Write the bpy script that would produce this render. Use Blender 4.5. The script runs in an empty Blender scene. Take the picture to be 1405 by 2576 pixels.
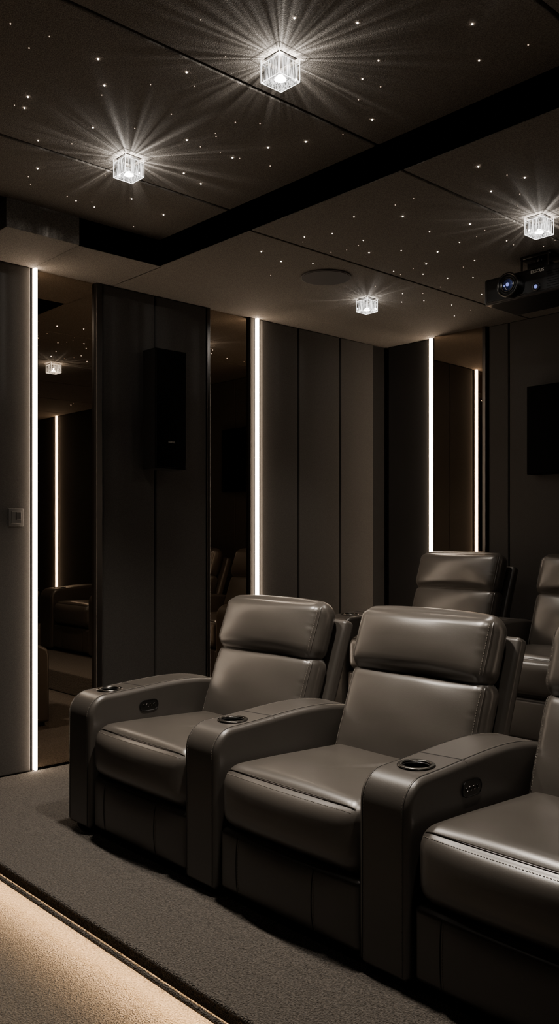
import bpy, bmesh, math, random
import numpy as np
from mathutils import Vector, Matrix
random.seed(7)
SC = bpy.context.scene
COL = SC.collection

# ------------------------------------------------------------------ materials
def newmat(name):
    m = bpy.data.materials.new(name); m.use_nodes = True
    nt = m.node_tree
    for n in list(nt.nodes): nt.nodes.remove(n)
    out = nt.nodes.new('ShaderNodeOutputMaterial')
    return m, nt, out
def principled(name, col, rough=0.5, metal=0.0, spec=0.5, noise=None, bump=None, bump2=None, sheen=0.0, coat=0.0, bump3=None):
    m, nt, out = newmat(name)
    b = nt.nodes.new('ShaderNodeBsdfPrincipled')
    b.inputs['Base Color'].default_value = (*col, 1)
    b.inputs['Roughness'].default_value = rough
    b.inputs['Metallic'].default_value = metal
    b.inputs['Specular IOR Level'].default_value = spec
    b.inputs['Sheen Weight'].default_value = sheen
    b.inputs['Coat Weight'].default_value = coat
    nt.links.new(b.outputs[0], out.inputs[0])
    tc = nt.nodes.new('ShaderNodeTexCoord')
    if noise:
        sc, amt = noise
        n = nt.nodes.new('ShaderNodeTexNoise'); n.inputs['Scale'].default_value = sc
        n.inputs['Detail'].default_value = 3
        nt.links.new(tc.outputs['Object'], n.inputs['Vector'])
        r = nt.nodes.new('ShaderNodeValToRGB')
        r.color_ramp.elements[0].position = 0.3; r.color_ramp.elements[1].position = 0.7
        r.color_ramp.elements[0].color = (*[c*(1-amt) for c in col], 1)
        r.color_ramp.elements[1].color = (*[c*(1+amt) for c in col], 1)
        nt.links.new(n.outputs[0], r.inputs[0]); nt.links.new(r.outputs[0], b.inputs['Base Color'])
    last = None
    for bp in (bump, bump2, bump3):
        if not bp: continue
        kind, sc, st, dist = bp
        src = tc.outputs['Object']
        if kind == 'vor':
            t = nt.nodes.new('ShaderNodeTexVoronoi'); o = 'Distance'
        else:
            t = nt.nodes.new('ShaderNodeTexNoise'); o = 0
            t.inputs['Detail'].default_value = 4
            if kind == 'fold':
                t.inputs['Detail'].default_value = 1; t.inputs['Distortion'].default_value = 0.4
                mp = nt.nodes.new('ShaderNodeMapping'); mp.inputs['Scale'].default_value = (.6,1,1.3)
                nt.links.new(src, mp.inputs[0]); src = mp.outputs[0]
        t.inputs['Scale'].default_value = sc
        nt.links.new(src, t.inputs['Vector'])
        bm_ = nt.nodes.new('ShaderNodeBump'); bm_.inputs['Strength'].default_value = st
        bm_.inputs['Distance'].default_value = dist
        nt.links.new(t.outputs[o], bm_.inputs['Height'])
        if last: nt.links.new(last.outputs[0], bm_.inputs['Normal'])
        last = bm_
    if last: nt.links.new(last.outputs[0], b.inputs['Normal'])
    return m
def emis(name, col, st, sample=True):
    m, nt, out = newmat(name)
    e = nt.nodes.new('ShaderNodeEmission'); e.inputs[0].default_value = (*col, 1); e.inputs[1].default_value = st
    nt.links.new(e.outputs[0], out.inputs[0])
    if not sample:
        try: m.cycles.emission_sampling = 'NONE'
        except Exception: pass
    return m

M_LEA = principled('leather', (0.061,0.0545,0.0475), 0.33, spec=0.95, noise=(6,0.06), bump=('noise',260,0.08,0.002), bump2=('fold',6,0.18,0.014))
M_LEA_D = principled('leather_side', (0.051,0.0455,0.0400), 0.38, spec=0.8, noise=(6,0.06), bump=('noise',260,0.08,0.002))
M_STITCH = principled('stitch_thread', (0.20,0.18,0.155), 0.7)
M_SEAM = principled('seam_dark', (0.010,0.009,0.008), 0.8)
M_PLASTIC = principled('black_plastic', (0.004,0.004,0.004), 0.3)
M_CHROME = principled('dark_chrome', (0.10,0.095,0.088), 0.25, metal=1.0)
M_FAB = principled('wall_fabric', (0.057,0.0535,0.0495), 0.9, spec=0.15, noise=(380,0.25), bump=('noise',450,0.3,0.002))
M_FABD = principled('wall_fabric_dark', (0.015,0.0145,0.014), 0.9, spec=0.15, noise=(420,0.2), bump=('noise',500,0.3,0.002))
M_CEIL = principled('ceiling_fabric', (0.132,0.119,0.105), 0.92, spec=0.1, noise=(210,0.42), bump=('noise',240,0.7,0.005))
M_BLACK = principled('black_velvet', (0.0010,0.0010,0.0010), 1.0, spec=0.0)
M_SPK = principled('speaker_black', (0.0015,0.0015,0.0015), 0.85, spec=0.08, noise=(600,0.4))
M_TRIM = principled('dark_metal_trim', (0.06,0.056,0.052), 0.3, metal=0.9)
M_GRAYTRIM = principled('gray_plastic', (0.055,0.051,0.047), 0.45)
M_SWITCH = principled('switch_plastic', (0.085,0.080,0.074), 0.4)
M_GRILLE = principled('speaker_cloth', (0.022,0.020,0.019), .8, noise=(900,.5))
M_MIRROR = principled('bronze_mirror', (0.46,0.375,0.29), 0.010, metal=1.0)
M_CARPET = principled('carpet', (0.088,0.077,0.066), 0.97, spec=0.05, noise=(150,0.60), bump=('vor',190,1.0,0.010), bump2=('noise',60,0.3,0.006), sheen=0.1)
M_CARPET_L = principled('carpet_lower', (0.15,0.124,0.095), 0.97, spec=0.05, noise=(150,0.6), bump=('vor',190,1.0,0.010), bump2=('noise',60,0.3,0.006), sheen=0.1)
M_LED = emis('led_diffuser', (1.0,0.785,0.59), 35)
M_STEPLED = emis('step_led', (1.0,0.63,0.31), 150)
M_STAR = [emis('star_bright',(1,0.84,0.70),34,False), emis('star_mid',(1,0.80,0.62),9,False), emis('star_dim',(1,0.72,0.5),1.2,False)]
M_GLASSLENS = principled('lens_glass', (0.02,0.03,0.09), 0.05, coat=1.0)
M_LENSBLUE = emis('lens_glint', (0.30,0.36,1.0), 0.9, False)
M_LABEL = principled('label_print', (0.5,0.46,0.40), 0.5)

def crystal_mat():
    m, nt, out = newmat('crystal_lit_glass')
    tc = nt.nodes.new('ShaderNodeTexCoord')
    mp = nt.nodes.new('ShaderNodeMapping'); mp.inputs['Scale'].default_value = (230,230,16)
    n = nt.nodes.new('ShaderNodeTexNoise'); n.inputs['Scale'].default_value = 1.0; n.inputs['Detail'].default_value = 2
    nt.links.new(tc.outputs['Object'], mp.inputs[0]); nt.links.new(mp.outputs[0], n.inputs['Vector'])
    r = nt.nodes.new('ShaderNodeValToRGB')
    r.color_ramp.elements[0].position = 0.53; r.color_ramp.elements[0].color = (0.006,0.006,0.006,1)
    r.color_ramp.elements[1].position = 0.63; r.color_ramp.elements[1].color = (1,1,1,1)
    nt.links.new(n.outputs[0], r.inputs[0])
    e = nt.nodes.new('ShaderNodeEmission'); e.inputs[0].default_value = (1,0.97,0.93,1)  # emissive noise stripes stand in for light caught in the crystal
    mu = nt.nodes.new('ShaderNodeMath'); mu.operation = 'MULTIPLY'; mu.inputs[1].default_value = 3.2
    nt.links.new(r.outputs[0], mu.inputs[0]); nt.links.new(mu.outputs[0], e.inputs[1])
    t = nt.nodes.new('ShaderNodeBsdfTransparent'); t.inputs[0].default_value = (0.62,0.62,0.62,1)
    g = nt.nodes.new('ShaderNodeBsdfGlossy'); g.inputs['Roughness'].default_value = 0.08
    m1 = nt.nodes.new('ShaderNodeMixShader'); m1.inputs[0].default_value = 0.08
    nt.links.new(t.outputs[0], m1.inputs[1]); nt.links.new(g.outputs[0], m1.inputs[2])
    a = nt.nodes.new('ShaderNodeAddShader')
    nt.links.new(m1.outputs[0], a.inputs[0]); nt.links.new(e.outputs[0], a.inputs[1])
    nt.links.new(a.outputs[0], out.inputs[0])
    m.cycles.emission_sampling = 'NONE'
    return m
M_CRYS = crystal_mat()
M_BULB = emis('bulb_glow', (1,0.96,0.9), 50, False)
M_EDGE = emis('crystal_edge', (1,0.97,0.92), 5.0, False)  # bright crystal edges put in as glowing tubes

# ------------------------------------------------------------------ helpers
def link(ob, parent=None, loc=None):
    COL.objects.link(ob)
    if parent: ob.parent = parent
    if loc: ob.location = loc
    return ob
def empty(name, loc=(0,0,0)):
    e = bpy.data.objects.new(name, None); e.empty_display_size = 0.1; e.location = loc
    COL.objects.link(e); return e
class MB:
    """collects geometry into one mesh"""
    def __init__(s): s.v=[]; s.f=[]; s.m=[]; s.mats=[]
    def mi(s, mat):
        if mat not in s.mats: s.mats.append(mat)
        return s.mats.index(mat)
    def add(s, vs, fs, mat):
        o=len(s.v); k=s.mi(mat); s.v += [tuple(v) for v in vs]
        for f in fs: s.f.append(tuple(i+o for i in f)); s.m.append(k)
    def box(s, x0,x1,y0,y1,z0,z1, mat, b=0.0):
        bm = bmesh.new(); bmesh.ops.create_cube(bm, size=1)
        for v in bm.verts:
            v.co = Vector((x0+(v.co.x+.5)*(x1-x0), y0+(v.co.y+.5)*(y1-y0), z0+(v.co.z+.5)*(z1-z0)))
        if b>0: bmesh.ops.bevel(bm, geom=bm.edges[:], offset=b, segments=3, profile=0.5, affect='EDGES')
        s.frombm(bm, mat)
    def frombm(s, bm, mat):
        bm.verts.index_update()
        s.add([v.co[:] for v in bm.verts], [[v.index for v in f.verts] for f in bm.faces], mat); bm.free()
    def cyl(s, c, r, h, mat, n=24, axis='Z', r2=None):
        bm = bmesh.new(); bmesh.ops.create_cone(bm, cap_ends=True, segments=n, radius1=r, radius2=r if r2 is None else r2, depth=h)
        R = {'Z':Matrix.Identity(3),'X':Matrix.Rotation(math.pi/2,3,'Y'),'Y':Matrix.Rotation(math.pi/2,3,'X')}[axis]
        for v in bm.verts: v.co = R@v.co + Vector(c)
        s.frombm(bm, mat)
    def torus(s, c, R, r, mat, axis='Z', n=36, k=10, sq=1.0):
        vs=[];fs=[]
        for i in range(n):
            a=2*math.pi*i/n
            for j in range(k):
                b=2*math.pi*j/k
                p=[(R+r*math.cos(b))*math.cos(a),(R+r*math.cos(b))*math.sin(a),r*sq*math.sin(b)]
                if axis=='Y': p=[p[0],p[2],p[1]]
                if axis=='X': p=[p[2],p[0],p[1]]
                vs.append((p[0]+c[0],p[1]+c[1],p[2]+c[2]))
                fs.append((i*k+j,((i+1)%n)*k+j,((i+1)%n)*k+(j+1)%k,i*k+(j+1)%k))
        s.add(vs,fs,mat)
    def tube(s, pts, r, mat, k=6):
        pts=[Vector(p) for p in pts]; vs=[];fs=[]
        for i,p in enumerate(pts):
            d=(pts[min(i+1,len(pts)-1)]-pts[max(i-1,0)]).normalized()
            up=Vector((0,0,1)) if abs(d.z)<.9 else Vector((1,0,0))
            a=d.cross(up).normalized(); b=d.cross(a)
            for j in range(k):
                t=2*math.pi*j/k; vs.append(p+a*r*math.cos(t)+b*r*math.sin(t))
        for i in range(len(pts)-1):
            for j in range(k): fs.append((i*k+j,i*k+(j+1)%k,(i+1)*k+(j+1)%k,(i+1)*k+j))
        fs.append(tuple(range(k))); fs.append(tuple((len(pts)-1)*k+j for j in range(k)))
        s.add(vs,fs,mat)
    def stitch(s, pts, mat, step=0.010, ln=0.0062, r=0.0010):
        P=[Vector(p) for p in pts]; acc=[0]
        for i in range(1,len(P)): acc.append(acc[-1]+(P[i]-P[i-1]).length)
        def at(d):
            for i in range(1,len(P)):
                if acc[i]>=d:
                    t=(d-acc[i-1])/max(1e-9,acc[i]-acc[i-1]); return P[i-1].lerp(P[i],t)
            return P[-1]
        d=0
        while d+ln<acc[-1]:
            s.tube([at(d),at(d+ln)], r, mat, 4); d+=step
    def obj(s, name, parent=None, loc=None, smooth=False, wn=False):
        me=bpy.data.meshes.new(name); me.from_pydata(s.v,[],s.f)
        for m in s.mats: me.materials.append(m)
        me.polygons.foreach_set('material_index', s.m)
        if smooth: me.polygons.foreach_set('use_smooth',[True]*len(s.f))
        bm=bmesh.new(); bm.from_mesh(me); bmesh.ops.recalc_face_normals(bm, faces=bm.faces); bm.to_mesh(me); bm.free()
        me.update()
        ob=bpy.data.objects.new(name,me); link(ob,parent,loc)
        if smooth:
            me.set_sharp_from_angle(angle=math.radians(50))
        if wn:
            md=ob.modifiers.new('wn','WEIGHTED_NORMAL'); md.keep_sharp=True
        return ob

def box_obj(name, x0,x1,y0,y1,z0,z1, mat, b=0.0, parent=None):
    mb=MB(); mb.box(x0,x1,y0,y1,z0,z1,mat,b); return mb.obj(name,parent,smooth=b>0,wn=b>0)

class Soft:
    """rounded, puffed cushion"""
    def __init__(s, size, r, puff, center, theta=0.0, n=10, extra=None):
        s.h=[a/2 for a in size]; s.r=r; s.p=puff; s.c=center; s.t=theta; s.n=n if isinstance(n,tuple) else (n,n,n); s.extra=extra
    def map(s, q, off=0.0):
        h,r=s.h,s.r
        inner=[max(-h[i]+r,min(h[i]-r,q[i])) for i in range(3)]
        d=Vector([q[i]-inner[i] for i in range(3)])
        if d.length>1e-9: d.normalize()
        p=[inner[i]+d[i]*(r+off) for i in range(3)]
        u=[max(-1,min(1,q[i]/h[i])) for i in range(3)]
        w=[1-abs(u[i])**2.5 for i in range(3)]
        p[0]+=s.p[0]*u[0]*w[1]*w[2]; p[1]+=s.p[1]*u[1]*w[0]*w[2]; p[2]+=s.p[2]*u[2]*w[0]*w[1]
        if s.extra: p=s.extra(p,u)
        x,t,z=p; c=math.cos(s.t); sn=math.sin(s.t)
        return (s.c[0]+x, s.c[1]+z*sn+t*c, s.c[2]+z*c-t*sn)
    def axis(s,h,n):
        r=s.r; a=[-h+r*i/5 for i in range(5)]
        m=[-h+r+(2*h-2*r)*i/n for i in range(n+1)]
        return a+m+[-q for q in reversed(a)]
    def build(s, mb, mat):
        ax=[s.axis(s.h[i],s.n[i]) for i in range(3)]; N=[len(a)-1 for a in ax]; idx={}; vs=[]; fs=[]
        def V(i,j,k):
            if (i,j,k) not in idx:
                idx[(i,j,k)]=len(vs); vs.append(s.map((ax[0][i],ax[1][j],ax[2][k])))
            return idx[(i,j,k)]
        for i in range(N[0]):
            for j in range(N[1]):
                for k in (0,N[2]): fs.append((V(i,j,k),V(i+1,j,k),V(i+1,j+1,k),V(i,j+1,k)))
        for i in range(N[0]):
            for k in range(N[2]):
                for j in (0,N[1]): fs.append((V(i,j,k),V(i+1,j,k),V(i+1,j,k+1),V(i,j,k+1)))
        for j in range(N[1]):
            for k in range(N[2]):
                for i in (0,N[0]): fs.append((V(i,j,k),V(i,j+1,k),V(i,j+1,k+1),V(i,j,k+1)))
        mb.add(vs,fs,mat)

def text_mesh(name, txt, size, mat, loc, rot, parent=None, ext=0.0006):
    cu=bpy.data.curves.new(name,'FONT'); cu.body=txt; cu.size=size; cu.extrude=ext; cu.align_x='CENTER'; cu.align_y='CENTER'
    tmp=bpy.data.objects.new(name+'_tmp',cu); COL.objects.link(tmp)
    dg=bpy.context.evaluated_depsgraph_get(); me=bpy.data.meshes.new_from_object(tmp.evaluated_get(dg))
    bpy.data.objects.remove(tmp)
    me.materials.clear(); me.materials.append(mat)
    ob=bpy.data.objects.new(name,me); link(ob,parent,loc); ob.rotation_euler=rot; return ob

# ------------------------------------------------------------------ room shell
XL=-4.57; YB=5.40; XR=1.6; YF=-3.0; ZC=2.875; ZU=3.02; ZR=3.10; ZF=-.14
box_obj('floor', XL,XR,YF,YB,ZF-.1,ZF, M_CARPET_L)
# seating platform with rounded, overhanging nosing and light tucked under the lip
mb=MB()
mb.box(XL+.001,XR-.001,1.76,YB-.001,ZF,-.002,M_CARPET)
mb.box(XL+.001,XR-.001,1.556,1.80,-.050,0.0,M_CARPET,0.010)
pl=mb.obj('seating_platform')
mb=MB(); mb.tube([(XL+.001,1.550,-.055),(XR-.001,1.550,-.055)],0.009,M_CARPET,8)
mb.obj('nosing_bead',parent=pl)
mb=MB(); mb.box(XL+.001,XR-.001,1.568,1.592,-.0530,-.0505,M_STEPLED); mb.obj('step_led_strip',parent=pl)
box_obj('seating_riser', XL+.003,XR-.001,3.62,YB-.001,0.0,.18,M_CARPET,0.01)

# walls with fabric-wrapped acoustic panels
def walls():
    mb=MB(); mb.box(XL-.12,XL-.035,YF-.1,YB+.1,ZF-.1,ZR,M_FABD)
    def lp(y0,y1,mat=M_FAB,z0=0.0): mb.box(XL-.036,XL,y0+.005,y1-.005,z0,ZC,mat,.010)
    for a,b in ((1.44,2.292),(2.755,3.139),(3.139,3.555),(4.041,4.407),(4.407,4.855),(4.855,5.25)): lp(a,b)
    for a,b in ((.6,1.436),(-.5,.6),(-1.7,-.5),(-2.99,-1.7)): lp(a,b,z0=ZF)
    mb.box(XL-.036,XL-.02,5.255,YB+.03,0,ZC,M_FABD)
    mb.obj('wall_left',smooth=True,wn=True)
    mb=MB(); mb.box(XL-.12,XR+.1,YB+.035,YB+.12,ZF-.1,ZR,M_FABD)
    for a,b,m in ((-4.55,-4.13,M_FABD),(-3.60,-3.425,M_FAB),(-3.425,-2.70,M_FAB),(-2.70,-1.95,M_FAB),(-1.95,-1.2,M_FAB),(-1.2,-.3,M_FAB),(-.3,.84,M_FAB),(.90,XR,M_FAB)):
        mb.box(a+.004,b-.004,YB,YB+.036,.18,ZC,m,.010)
    mb.obj('wall_back',smooth=True,wn=True)
    mb=MB(); mb.box(XR+.03,XR+.12,YF-.1,YB+.1,ZF-.1,ZR,M_FABD); y=-2.98
    while y<5.3:
        mb.box(XR,XR+.035,y,min(y+.9,5.39)-.008,ZF,ZC,M_FAB,.008); y+=.9
    mb.obj('wall_right',smooth=True,wn=True)
    box_obj('wall_front', XL-.1,XR+.1,YF-.1,YF,ZF-.1,ZR, M_FABD)
walls()

# ceiling
mb=MB()
mb.box(XL-.12,XR+.1,YF-.1,YB+.12,ZR,ZR+.06,M_BLACK)
seamsU=[-4.05,-3.43,-2.43,-1.43,-.43,.57,XR]
for a,b in zip(seamsU[:-1],seamsU[1:]):
    mb.box(a+(0.0 if a==-4.05 else .009),b-.009,YF,2.812,ZU,ZR,M_CEIL,0.004)
seamsL=[XL-.04,-3.27,-2.30,-1.33,-.36,.60,XR]
for a,b in zip(seamsL[:-1],seamsL[1:]):
    mb.box(a+(.007),b-.007,2.82,YB+.04,ZC,ZR,M_CEIL,0.004)
mb.box(XL-.04,XR,2.812,2.824,ZC+.003,ZR,M_BLACK)
mb.box(XL-.04,-4.056,2.30,2.83,ZC,ZR,M_CEIL)
mb.box(-4.057,-4.050,2.30,2.82,ZC+.002,ZR,M_BLACK)
mb.box(XL-.04,-4.045,1.895,2.30,ZC,ZR,M_CEIL,.003)
mb.box(XL-.04,-4.12,YF,1.895,ZC,ZR,M_CEIL)
mb.obj('ceiling',smooth=True,wn=True)

def mirror_y(y0,y1): return box_obj('wall_mirror',XL-.034,XL-.026,y0,y1,0.0,ZC-.001,M_MIRROR)
mirror_y(2.345,2.712); mirror_y(3.585,3.940)
box_obj('trim_1',XL-.034,XL+.002,2.713,2.753,0,ZC-.001,M_TRIM,.002)
box_obj('trim_2',XL-.034,XL+.002,3.557,3.583,0,ZC-.001,M_TRIM,.002)
box_obj('trim_4',XL-.034,XL-.002,3.942,3.978,0,ZC-.001,M_FAB,.002)
def led_profile_left(y,z0=0.001):
    e=empty('led_light_strip',(XL,y,z0)); H=ZC-z0-.001
    mb=MB(); mb.box(-.030,.000,-.016,-.011,0,H,M_GRAYTRIM); mb.box(-.030,.000,.011,.016,0,H,M_GRAYTRIM)
    mb.box(-.034,-.028,-.016,.016,0,H,M_GRAYTRIM)
    mb.obj('aluminium_profile',parent=e)
    mb=MB(); mb.box(-.027,.020,-.0085,.0085,0.003,H,M_LED,.004); mb.obj('diffuser',parent=e,smooth=True)
    return e
led_profile_left(2.311); led_profile_left(3.997,.182)
def led_profile_back(x):
    e=empty('led_light_strip',(x,YB,.182)); H=ZC-.183
    mb=MB(); mb.box(-.016,-.011,0,.030,0,H,M_GRAYTRIM); mb.box(.011,.016,0,.030,0,H,M_GRAYTRIM); mb.box(-.016,.016,.028,.034,0,H,M_GRAYTRIM)
    mb.obj('aluminium_profile',parent=e)
    mb=MB(); mb.box(-.0085,.0085,-.020,.027,0.003,H,M_LED,.004); mb.obj('diffuser',parent=e,smooth=True)
led_profile_back(-4.112); led_profile_back(.87)
mm=box_obj('wall_mirror',-.215,.215,-.010,.0,.182,ZC-.002,M_MIRROR)
mm.location=(-3.848,YB-.015,0); mm.rotation_euler=(0,0,math.radians(1.0))
box_obj('trim_3',-3.630,-3.602,YB-.03,YB+.03,.182,ZC-.001,M_TRIM,.002)

# ------------------------------------------------------------------ fibre-optic stars (cm, cm, brightness class)
US='-201,192,0 -189,209,0 -164,237,0 -275,137,2 -265,158,0 -251,186,0 -279,169,0 -306,152,0 -315,155,0 -311,183,0 -337,172,1 -363,185,0 -294,218,0 -294,243,0 -276,248,0 -261,256,0 -322,237,0 -326,250,0 -364,236,0 -371,260,0 -385,217,1 -386,228,1 -199,231,1 -211,236,1 -210,245,2 -222,246,2 -229,262,0 -175,257,1 -262,231,2 -268,223,2 -280,200,2 -300,196,2 -396,258,2 -383,211,2 -295,226,2 -330,184,2 -289,261,2 -283,225,2 -374,186,2 -266,126,2 -158,261,2'
LS='-347,307,0 -352,326,0 -343,342,1 -315,308,1 -302,315,1 -279,306,1 -263,323,0 -256,309,2 -267,349,1 -247,355,0 -298,334,1 -305,338,2 -309,351,0 -295,361,1 -283,377,0 -266,373,1 -300,389,0 -313,403,1 -278,404,1 -297,430,1 -308,420,1 -321,386,1 -347,426,1 -338,435,2 -348,449,1 -342,471,1 -358,496,1 -206,302,0 -199,326,0 -217,328,0 -210,340,2 -248,389,1 -249,397,2 -348,401,2 -360,441,1 -314,464,1 -364,436,2 -341,491,2 -375,339,2'
def parse(s): return [(float(t.split(',')[0])/100,float(t.split(',')[1])/100,int(t.split(',')[2])) for t in s.split()]
mb=MB()
for lst,z in ((parse(US),ZU),(parse(LS),ZC)):
    for x,yy,k in lst:
        mb.cyl((x,yy,z-.001),(.0028,.0026,.0024)[k],.003,M_STAR[k],8)
# faint filler fibres, and the rest of the sky outside the photographed part
for i in range(36):
    if i%2: x=random.uniform(-3.3,-2.0); yy=random.uniform(2.95,4.9); z=ZC
    else: x=random.uniform(-3.9,-1.6); yy=random.uniform(1.3,2.7); z=ZU
    mb.cyl((x,yy,z-.001),.0018,.003,M_STAR[2],6)
for i in range(60):
    x=random.uniform(-1.4,1.5); yy=random.uniform(2.9,5.2) if i%2 else random.uniform(-2.5,2.7)
    k=random.choice((0,1,1,2)); mb.cyl((x,yy,(ZC if yy>2.82 else ZU)-.001),.0027,.003,M_STAR[k],8)
mb.obj('ceiling_star_lights')

# ------------------------------------------------------------------ crystal spot lights
def streak_light(name, loc, power, seed, parent):
    li=bpy.data.lights.new(name,'POINT'); li.energy=power; li.color=(1,0.94,0.87); li.shadow_soft_size=0.003
    li.use_nodes=True; nt=li.node_tree
    em=[n for n in nt.nodes if n.type=='EMISSION'][0]
    g=nt.nodes.new('ShaderNodeNewGeometry')
    sx=nt.nodes.new('ShaderNodeSeparateXYZ'); nt.links.new(g.outputs['Incoming'],sx.inputs[0])
    cx=nt.nodes.new('ShaderNodeCombineXYZ'); nt.links.new(sx.outputs[0],cx.inputs[0]); nt.links.new(sx.outputs[1],cx.inputs[1])
    nm=nt.nodes.new('ShaderNodeVectorMath'); nm.operation='NORMALIZE'; nt.links.new(cx.outputs[0],nm.inputs[0])
    ad=nt.nodes.new('ShaderNodeVectorMath'); ad.operation='ADD'; ad.inputs[1].default_value=(seed,0,0); nt.links.new(nm.outputs[0],ad.inputs[0])
    no=nt.nodes.new('ShaderNodeTexNoise'); no.inputs['Scale'].default_value=9.0; no.inputs['Detail'].default_value=3.0; no.inputs['Roughness'].default_value=.7  # noise by direction puts the crystals' radial streaks into the lamp
    nt.links.new(ad.outputs[0],no.inputs['Vector'])
    mr=nt.nodes.new('ShaderNodeMapRange'); mr.inputs['From Min'].default_value=.36; mr.inputs['From Max'].default_value=.68
    nt.links.new(no.outputs[0],mr.inputs['Value'])
    pw=nt.nodes.new('ShaderNodeMath'); pw.operation='POWER'; pw.inputs[1].default_value=1.6; nt.links.new(mr.outputs[0],pw.inputs[0])
    ma=nt.nodes.new('ShaderNodeMath'); ma.operation='MULTIPLY_ADD'; ma.inputs[1].default_value=1.0; ma.inputs[2].default_value=.08; nt.links.new(pw.outputs[0],ma.inputs[0])
    # beam cut-off: added fade near horizontal, keeps the streaks off the soffit
    ab=nt.nodes.new('ShaderNodeMath'); ab.operation='ABSOLUTE'; nt.links.new(sx.outputs[2],ab.inputs[0])
    cut=nt.nodes.new('ShaderNodeMapRange'); cut.interpolation_type='SMOOTHSTEP'; cut.inputs['From Min'].default_value=.035; cut.inputs['From Max'].default_value=.14
    nt.links.new(ab.outputs[0],cut.inputs['Value'])
    mu=nt.nodes.new('ShaderNodeMath'); mu.operation='MULTIPLY'; nt.links.new(ma.outputs[0],mu.inputs[0]); nt.links.new(cut.outputs[0],mu.inputs[1])
    nt.links.new(mu.outputs[0],em.inputs['Strength'])
    ob=bpy.data.objects.new(name,li); link(ob,parent,loc); return ob
def crystal(x,y,z,seed,down,up):
    e=empty('crystal_ceiling_light',(x,y,z)); h=.043; H=.078
    mb=MB(); mb.box(-.040,.040,-.040,.040,-.003,0,M_TRIM)
    mb.obj('mount_plate',parent=e)
    mb=MB(); n=6
    for i in range(n):
        c=-h+.007+(2*h-.014)*i/(n-1); w=.0050
        for sgn in (-1,1):
            mb.box(c-w,c+w,sgn*h-.004,sgn*h+.004,-H,-.018,M_CRYS)
            if 0<i<n-1: mb.box(sgn*h-.004,sgn*h+.004,c-w,c+w,-H,-.018,M_CRYS)
    mb.box(-h-.004,h+.004,-h-.004,h+.004,-H-.005,-H-.001,M_CRYS)
    mb.obj('crystal_prisms',parent=e)
    mb=MB(); k=h+.005; r=.0014
    for a,b in (((-k,-k),(k,-k)),((k,-k),(k,k)),((k,k),(-k,k)),((-k,k),(-k,-k))):
        mb.tube([(*a,-H-.005),(*b,-H-.005)],r,M_EDGE,5); mb.tube([(*a,-.018),(*b,-.018)],r*.7,M_EDGE,5)
        mb.tube([(*a,-H-.005),(*a,-.003)],r,M_EDGE,5)
    mb.obj('crystal_edges',parent=e)
    mb=MB(); mb.cyl((0,0,-H+.012),.022,.014,M_BULB,16,r2=.010); mb.obj('lamp_core',parent=e)
    streak_light('sparkle_lamp',(0,0,-.048),up,seed,e)
    li=bpy.data.lights.new('down_lamp','SPOT'); li.energy=down; li.color=(1,.88,.75); li.spot_size=math.radians(96); li.spot_blend=1.0; li.shadow_soft_size=.05
    ob=bpy.data.objects.new('down_lamp',li); link(ob,e,(0,0,-H-.065))
for i,(x,y,z,d,u) in enumerate([(-2.217,2.05,ZU,245,24),(-3.262,2.10,ZU,220,21),(-2.193,3.721,ZC,60,13),(-3.707,4.189,ZC,55,7),(-1.15,2.05,ZU,80,8),(-2.2,.55,ZU,5,5),(-3.26,.55,ZU,5,5),(-.7,3.72,ZC,20,4)]):  # fixtures after the visible ones are unseen, added to light the chairs
    crystal(x,y,z,3.1*i,d,u)

# ------------------------------------------------------------------ ceiling speaker, wall speakers, switch, projector
mb=MB(); mb.cyl((0,0,-.004),.150,.008,M_GRAYTRIM,64); mb.cyl((0,0,-.0085),.142,.003,M_GRILLE,64)
mb.obj('ceiling_speaker',loc=(-3.551,3.65,ZC),smooth=True)

e=empty('wall_speaker',(XL+.001,3.14,2.13))
mb=MB(); mb.box(.03,.17,-.12,.12,-.372,.372,M_SPK,.008); mb.obj('cabinet',parent=e,smooth=True,wn=True)
mb=MB(); mb.box(.168,.176,-.113,.113,-.362,.362,M_SPK,.004); mb.obj('grille',parent=e,smooth=True)
mb=MB(); mb.box(0,.04,-.05,.05,-.1,.1,M_BLACK); mb.obj('bracket',parent=e)
text_mesh('nameplate','DERNIS',.015,M_LABEL,(.1775,0,-.205),(math.pi/2,0,math.pi/2),e)

e=empty('wall_speaker',(-2.92,YB-.001,2.07))
mb=MB(); mb.box(-.30,.30,-.10,-.0,-.305,.305,M_SPK,.006); mb.obj('cabinet',parent=e,smooth=True,wn=True)
mb=MB(); mb.box(-.29,.29,-.107,-.099,-.295,.295,M_SPK,.003); mb.obj('grille',parent=e,smooth=True)

e=empty('light_switch',(XL+.0005,2.195,1.447))
mb=MB(); mb.box(0,.008,-.045,.045,-.050,.050,M_SWITCH,.002); mb.obj('plate',parent=e,smooth=True)
mb=MB(); mb.box(.007,.011,-.030,.030,-.034,.034,M_SWITCH,.001); mb.box(.010,.016,-.002,.026,-.014,.030,M_GRAYTRIM,.001); mb.obj('rocker',parent=e)

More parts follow.
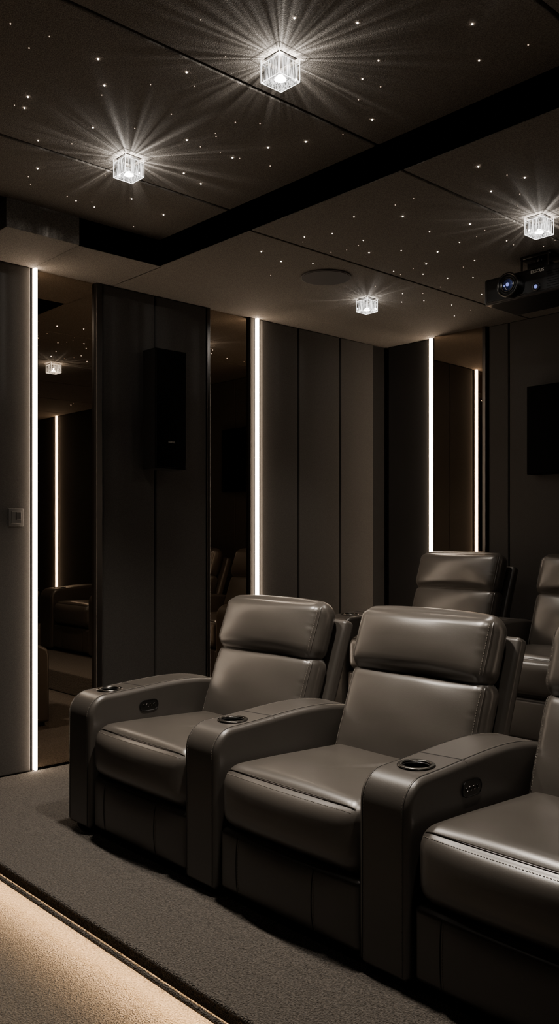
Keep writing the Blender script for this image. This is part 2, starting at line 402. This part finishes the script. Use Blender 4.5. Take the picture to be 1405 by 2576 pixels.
e=empty('ceiling_projector',(-2.49,4.10,2.70))
mb=MB(); mb.box(-.27,.27,0,.33,-.072,.072,M_PLASTIC,.014); mb.box(-.25,.25,-.004,.004,-.058,.058,M_PLASTIC,.003)
for i in range(7): mb.box(.12,.24,-.008,-.002,-.045+i*.013,-.041+i*.013,M_PLASTIC)
mb.obj('body',parent=e,smooth=True,wn=True)
mb=MB(); lx=-.09
mb.cyl((lx,-.02,0),.066,.05,M_PLASTIC,48,'Y'); mb.torus((lx,-.046,0),.060,.006,M_CHROME,'Y',48); mb.torus((lx,-.044,0),.046,.005,M_PLASTIC,'Y',48); mb.torus((lx,-.046,0),.036,.004,M_CHROME,'Y',48)
mb.obj('lens_barrel',parent=e,smooth=True)
bm=bmesh.new(); bmesh.ops.create_uvsphere(bm,u_segments=32,v_segments=16,radius=.033)
for v in bm.verts: v.co=Vector((v.co.x+lx,v.co.y*.4-.042,v.co.z))
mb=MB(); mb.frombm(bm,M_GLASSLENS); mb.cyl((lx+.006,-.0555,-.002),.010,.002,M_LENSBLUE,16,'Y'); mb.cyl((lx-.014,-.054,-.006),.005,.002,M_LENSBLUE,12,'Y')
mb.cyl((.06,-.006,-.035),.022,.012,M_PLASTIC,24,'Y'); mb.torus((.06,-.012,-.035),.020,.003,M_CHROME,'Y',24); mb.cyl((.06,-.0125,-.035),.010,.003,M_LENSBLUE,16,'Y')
mb.obj('lens_glass',parent=e,smooth=True)
mb=MB(); mb.cyl((0,.15,.12),.022,.11,M_PLASTIC,20); mb.box(-.09,.09,.08,.22,.155,.174,M_CHROME,.003); mb.box(-.10,.10,.06,.24,.072,.084,M_CHROME,.003)
for sx in (-.08,.08):
    for sy in (.08,.22): mb.cyl((sx,sy,.12),.006,.09,M_CHROME,10)
mb.box(-.06,.06,.10,.20,.10,.135,M_PLASTIC,.004)
mb.obj('mount_bracket',parent=e,smooth=True)
text_mesh('nameplate','ERSCUS',.023,M_LABEL,(.065,-.0055,.048),(math.pi/2,0,0),e)

# ------------------------------------------------------------------ recliners
R0=.095
def arm_profile():
    cz=.62-R0
    pts=[(0.012,.025),(0.0,.04)]+[(0,.04+(cz-.04)*i/6) for i in range(1,7)]
    for i in range(1,11):
        a=math.pi-i*math.pi/2/10; pts.append((R0+R0*math.cos(a),cz+R0*math.sin(a)))
    ys=np.array([.095,.2,.4,.55,.68,.80,.90,.95]); zs=np.array([.620,.626,.638,.641,.632,.602,.560,.535])
    co=np.polyfit(ys,zs,4)
    for y in np.linspace(.115,.93,22): pts.append((y,float(np.polyval(co,y))))
    pts+= [(.945,.52),(.95,.50),(.95,.25),(.95,.025)]
    return pts
AP=arm_profile()
def topz(y):
    for (a,b),(c,d) in zip(AP[8:-4],AP[9:-3]):
        if a<=y<=c: return b+(d-b)*(y-a)/(c-a)
    return .62
def build_arm(e,name,x0,w,control):
    bm=bmesh.new(); n=len(AP)
    A=[bm.verts.new((x0,y,z)) for y,z in AP]; B=[bm.verts.new((x0+w,y,z)) for y,z in AP]
    bm.faces.new(A); bm.faces.new(B[::-1])
    for i in range(n): bm.faces.new((A[i],B[i],B[(i+1)%n],A[(i+1)%n]))
    bmesh.ops.recalc_face_normals(bm,faces=bm.faces)
    ed=[q for q in bm.edges if abs(q.verts[0].co.x-q.verts[1].co.x)<1e-6]
    bmesh.ops.bevel(bm,geom=ed,offset=.024,segments=5,profile=.5,affect='EDGES',clamp_overlap=True)
    me=bpy.data.meshes.new(name); bm.to_mesh(me); bm.free(); me.materials.append(M_LEA_D)
    ob=bpy.data.objects.new(name,me); link(ob,e)
    cx=x0+w/2; cy=.165; cz=topz(cy)
    cb=bmesh.new(); bmesh.ops.create_cone(cb,cap_ends=True,segments=40,radius1=.048,radius2=.048,depth=.12)
    for v in cb.verts: v.co+=Vector((cx,cy,cz))
    cm=bpy.data.meshes.new('c'); cb.to_mesh(cm); cb.free(); co=bpy.data.objects.new('c',cm); COL.objects.link(co); co.parent=e
    md=ob.modifiers.new('b','BOOLEAN'); md.object=co; md.operation='DIFFERENCE'; md.solver='EXACT'
    dg=bpy.context.evaluated_depsgraph_get(); dg.update(); nm=bpy.data.meshes.new_from_object(ob.evaluated_get(dg))
    ob.modifiers.clear(); ob.data=nm; bpy.data.objects.remove(co)
    nm.polygons.foreach_set('use_smooth',[True]*len(nm.polygons)); nm.set_sharp_from_angle(angle=math.radians(40))
    ob.modifiers.new('wn','WEIGHTED_NORMAL').keep_sharp=True
    mb=MB(); mb.torus((cx,cy,cz+.002),.053,.008,M_CHROME,'Z',48,10,.6); mb.torus((cx,cy,cz-.004),.046,.004,M_PLASTIC)
    vs=[];fs=[];N=40
    for i in range(N):
        a=2*math.pi*i/N; vs+= [(cx+.047*math.cos(a),cy+.047*math.sin(a),cz),(cx+.043*math.cos(a),cy+.043*math.sin(a),cz-.055)]
    for i in range(N): j=(i+1)%N; fs.append((2*i,2*j,2*j+1,2*i+1))
    fs.append(tuple(2*i+1 for i in range(N))); mb.add(vs,fs,M_PLASTIC)
    mb.obj(name+'_cup_holder',parent=e,smooth=True)
    mb=MB()
    path=[(y,z) for y,z in AP[1:-4]]; cz0=.62-R0
    for xs,sg in ((x0+w-.0055,1),(x0+.0055,-1)):
        pp2=[]
        for y,z in path:
            nx_,nz_=(-1,0) if z<cz0 and y<.05 else ((y-R0)/R0,(z-cz0)/R0) if y<R0 else (0,1)
            pp2.append((xs+sg*-.020, y+nx_*.0004, z+nz_*.0006))
        mb.stitch(pp2,M_STITCH,r=.0008)
        pp3=[(q[0]+sg*.005,q[1]+.0004,q[2]-.0004) for q in pp2]
        mb.tube(pp3,.0012,M_SEAM,4)
    ys=.28; mb.tube([(x0+.015,ys,topz(ys)+.0002),(x0+w-.015,ys+.02,topz(ys+.02)+.0002)],.0018,M_SEAM,5)
    mb.tube([(x0+w+.0002,ys+.02,topz(ys)-.02),(x0+w-.008,ys+.02,topz(ys)-.004),(x0+w-.02,ys+.02,topz(ys)+.0005)],.0014,M_SEAM,5)
    mb.obj(name+'_seams',parent=e)
    mb=MB(); mb.box(x0+.02,x0+w-.02,.04,.92,0.0005,.03,M_PLASTIC); mb.obj(name+'_plinth',parent=e)
    if control:
        mb=MB(); cy2,cz2=.315,.545; X=x0+w
        bm=bmesh.new(); N=32
        ring=[]
        for i in range(N):
            a=2*math.pi*i/N; cyo=.026 if math.cos(a)>0 else -.026
            ring.append((cy2+cyo+.025*math.cos(a),cz2+.025*math.sin(a)))
        f0=[bm.verts.new((X-.004,p[0],p[1])) for p in ring]; f1=[bm.verts.new((X+.005,p[0],p[1])) for p in ring]
        bm.faces.new(f1)
        for i in range(N): bm.faces.new((f0[i],f0[(i+1)%N],f1[(i+1)%N],f1[i]))
        mb.frombm(bm,M_PLASTIC)
        mb.tube([(X+.005,p[0],p[1]) for p in ring+[ring[0]]],.002,M_PLASTIC,5)
        for i,dy in enumerate((-.03,-.010,.010,.030)):
            mb.torus((X+.0055,cy2+dy,cz2),.007,.0014,M_CHROME,'X',16,6)
            mb.box(X+.004,X+.0075,cy2+dy-.0015,cy2+dy+.0015,cz2-.004,cz2+.004,M_CHROME)
        mb.obj('power_control_panel',parent=e)

def recliner(x,y,z,w=.705,aw=.20,left=False,cl=False,cr=False):
    e=empty('recliner_chair',(x,y,z))
    xc=w/2; ph=random.random()*6
    def se(p,u):
        q=(.014*max(0,-u[1])-.012*max(0,u[1]))*(1 if u[2]>0 else 0)
        if u[2]>0:
            q-=.010*math.exp(-((u[0])/.55)**2-((u[1]-.25)/.5)**2)
            # soft gusset line separating the centre pad from the rear bolster
            q-=.007*math.exp(-((u[0]-.35*u[1]-.15)/.05)**2)*max(0,min(1,(u[1]+.45)*2))
        return [p[0],p[1],p[2]+q]
    def pucker(p,u):
        s1=math.sin(p[2]*150+ph+2.5*math.sin(p[2]*37+ph))*(.5+.5*math.sin(p[2]*61+ph*3))
        b=math.exp(-((abs(u[0])-.93)/.06)**2)
        d=.0012*b*s1
        g=.0022*math.sin(p[0]*9+p[2]*14+ph)*math.sin(p[2]*21+ph*2)+.0010*math.sin(p[0]*26*(1+.2*math.sin(ph))+p[2]*30+ph*5)*u[2]**2
        return [p[0],p[1]-(d+g)*(1 if u[1]<0 else -.3),p[2]]
    seat=Soft((w-.008,.73,.225),.070,(0,.034,.022),(xc,.370,.377),0,(40,40,12),se)
    mb=MB(); seat.build(mb,M_LEA); mb.obj('seat_cushion',parent=e,smooth=True)
    foot=Soft((w-.012,.08,.225),.020,(0,.016,.006),(xc,.055,.150),0,10)
    mb=MB(); foot.build(mb,M_LEA_D); mb.obj('footrest_panel',parent=e,smooth=True)
    mb=MB(); mb.box(.004,w-.004,.09,.86,.04,.30,M_LEA_D,.01); mb.box(.03,w-.03,.10,.84,0.0005,.05,M_PLASTIC); mb.obj('base_frame',parent=e)
    th=math.radians(20)
    lum=Soft((w-.02,.13,.42),.055,(0,.048,.0),(xc,.718,.600),th,(40,8,60),pucker)
    mb=MB(); lum.build(mb,M_LEA); mb.obj('back_cushion',parent=e,smooth=True)
    hd=Soft((w-.02,.135,.275),.060,(0,.046,.014),(xc,.802,.905),th,(40,8,50),pucker)
    mb=MB(); hd.build(mb,M_LEA); mb.obj('headrest',parent=e,smooth=True)
    sh=Soft((w+.01,.065,.72),.020,(0,.01,0),(xc,.828,.610),th,8)
    mb=MB(); sh.build(mb,M_LEA_D); mb.obj('back_shell',parent=e,smooth=True)
    mb=MB(); N=60
    h=seat.h; q=[seat.map((-h[0]+.02+(2*h[0]-.04)*i/N,-h[1]+.014,h[2]-.006),.0010) for i in range(N+1)]
    mb.tube(q,.0020,M_LEA,6)
    q=[seat.map((-h[0]+.02+(2*h[0]-.04)*i/N,-h[1]+.001,h[2]-.022),.0005) for i in range(N+1)]
    mb.stitch(q,M_STITCH)
    for S_ in (lum,hd):
        h=S_.h
        for sg in (-1,1):
            a=[S_.map((sg*(h[0]-.006),-h[1]+.004,-h[2]+.03+(2*h[2]-.05)*i/N),.0012) for i in range(N+1)]
            mb.tube(a,.0020,M_LEA,6)
            a=[S_.map((sg*(h[0]-.020),-h[1],-h[2]+.03+(2*h[2]-.05)*i/N),.0008) for i in range(N+1)]
            mb.stitch(a,M_STITCH)
    h=foot.h
    for fx in (.11,.50):
        a=[foot.map((fx-xc,-h[1],-h[2]+.012+(2*h[2]-.024)*i/20),.0) for i in range(21)]
        mb.tube(a,.0018,M_SEAM,5)
        a=[(p[0]+.008,p[1]-.001,p[2]) for p in a]; mb.stitch(a,M_STITCH,r=.0008)
    mb.obj('stitching',parent=e)
    build_arm(e,'arm_right',w,aw,cr)
    if left: build_arm(e,'arm_left',-left,left,cl)
    return e
recliner(-3.41,1.99,0,left=.20,cl=True)
recliner(-2.505,1.99,0,cr=True)
recliner(-1.60,1.99,0)
recliner(-3.905,4.19,.181,aw=.26,left=.20)
for p in (-2.94,-1.975): recliner(p,4.19,.181,aw=.26)

# ------------------------------------------------------------------ world & camera
w=bpy.data.worlds.new('World'); SC.world=w; w.use_nodes=True
w.node_tree.nodes['Background'].inputs[0].default_value=(0.9,0.85,0.8,1); w.node_tree.nodes['Background'].inputs[1].default_value=.0
cam=bpy.data.cameras.new('camera'); co=bpy.data.objects.new('camera',cam); COL.objects.link(co)
cam.sensor_fit='VERTICAL'; cam.sensor_height=36; cam.lens=2164/2576*36; cam.shift_y=57/2576; cam.clip_start=.05
co.location=(0,0,1.35); co.rotation_euler=(math.pi/2,0,math.radians(47.3)); SC.camera=co
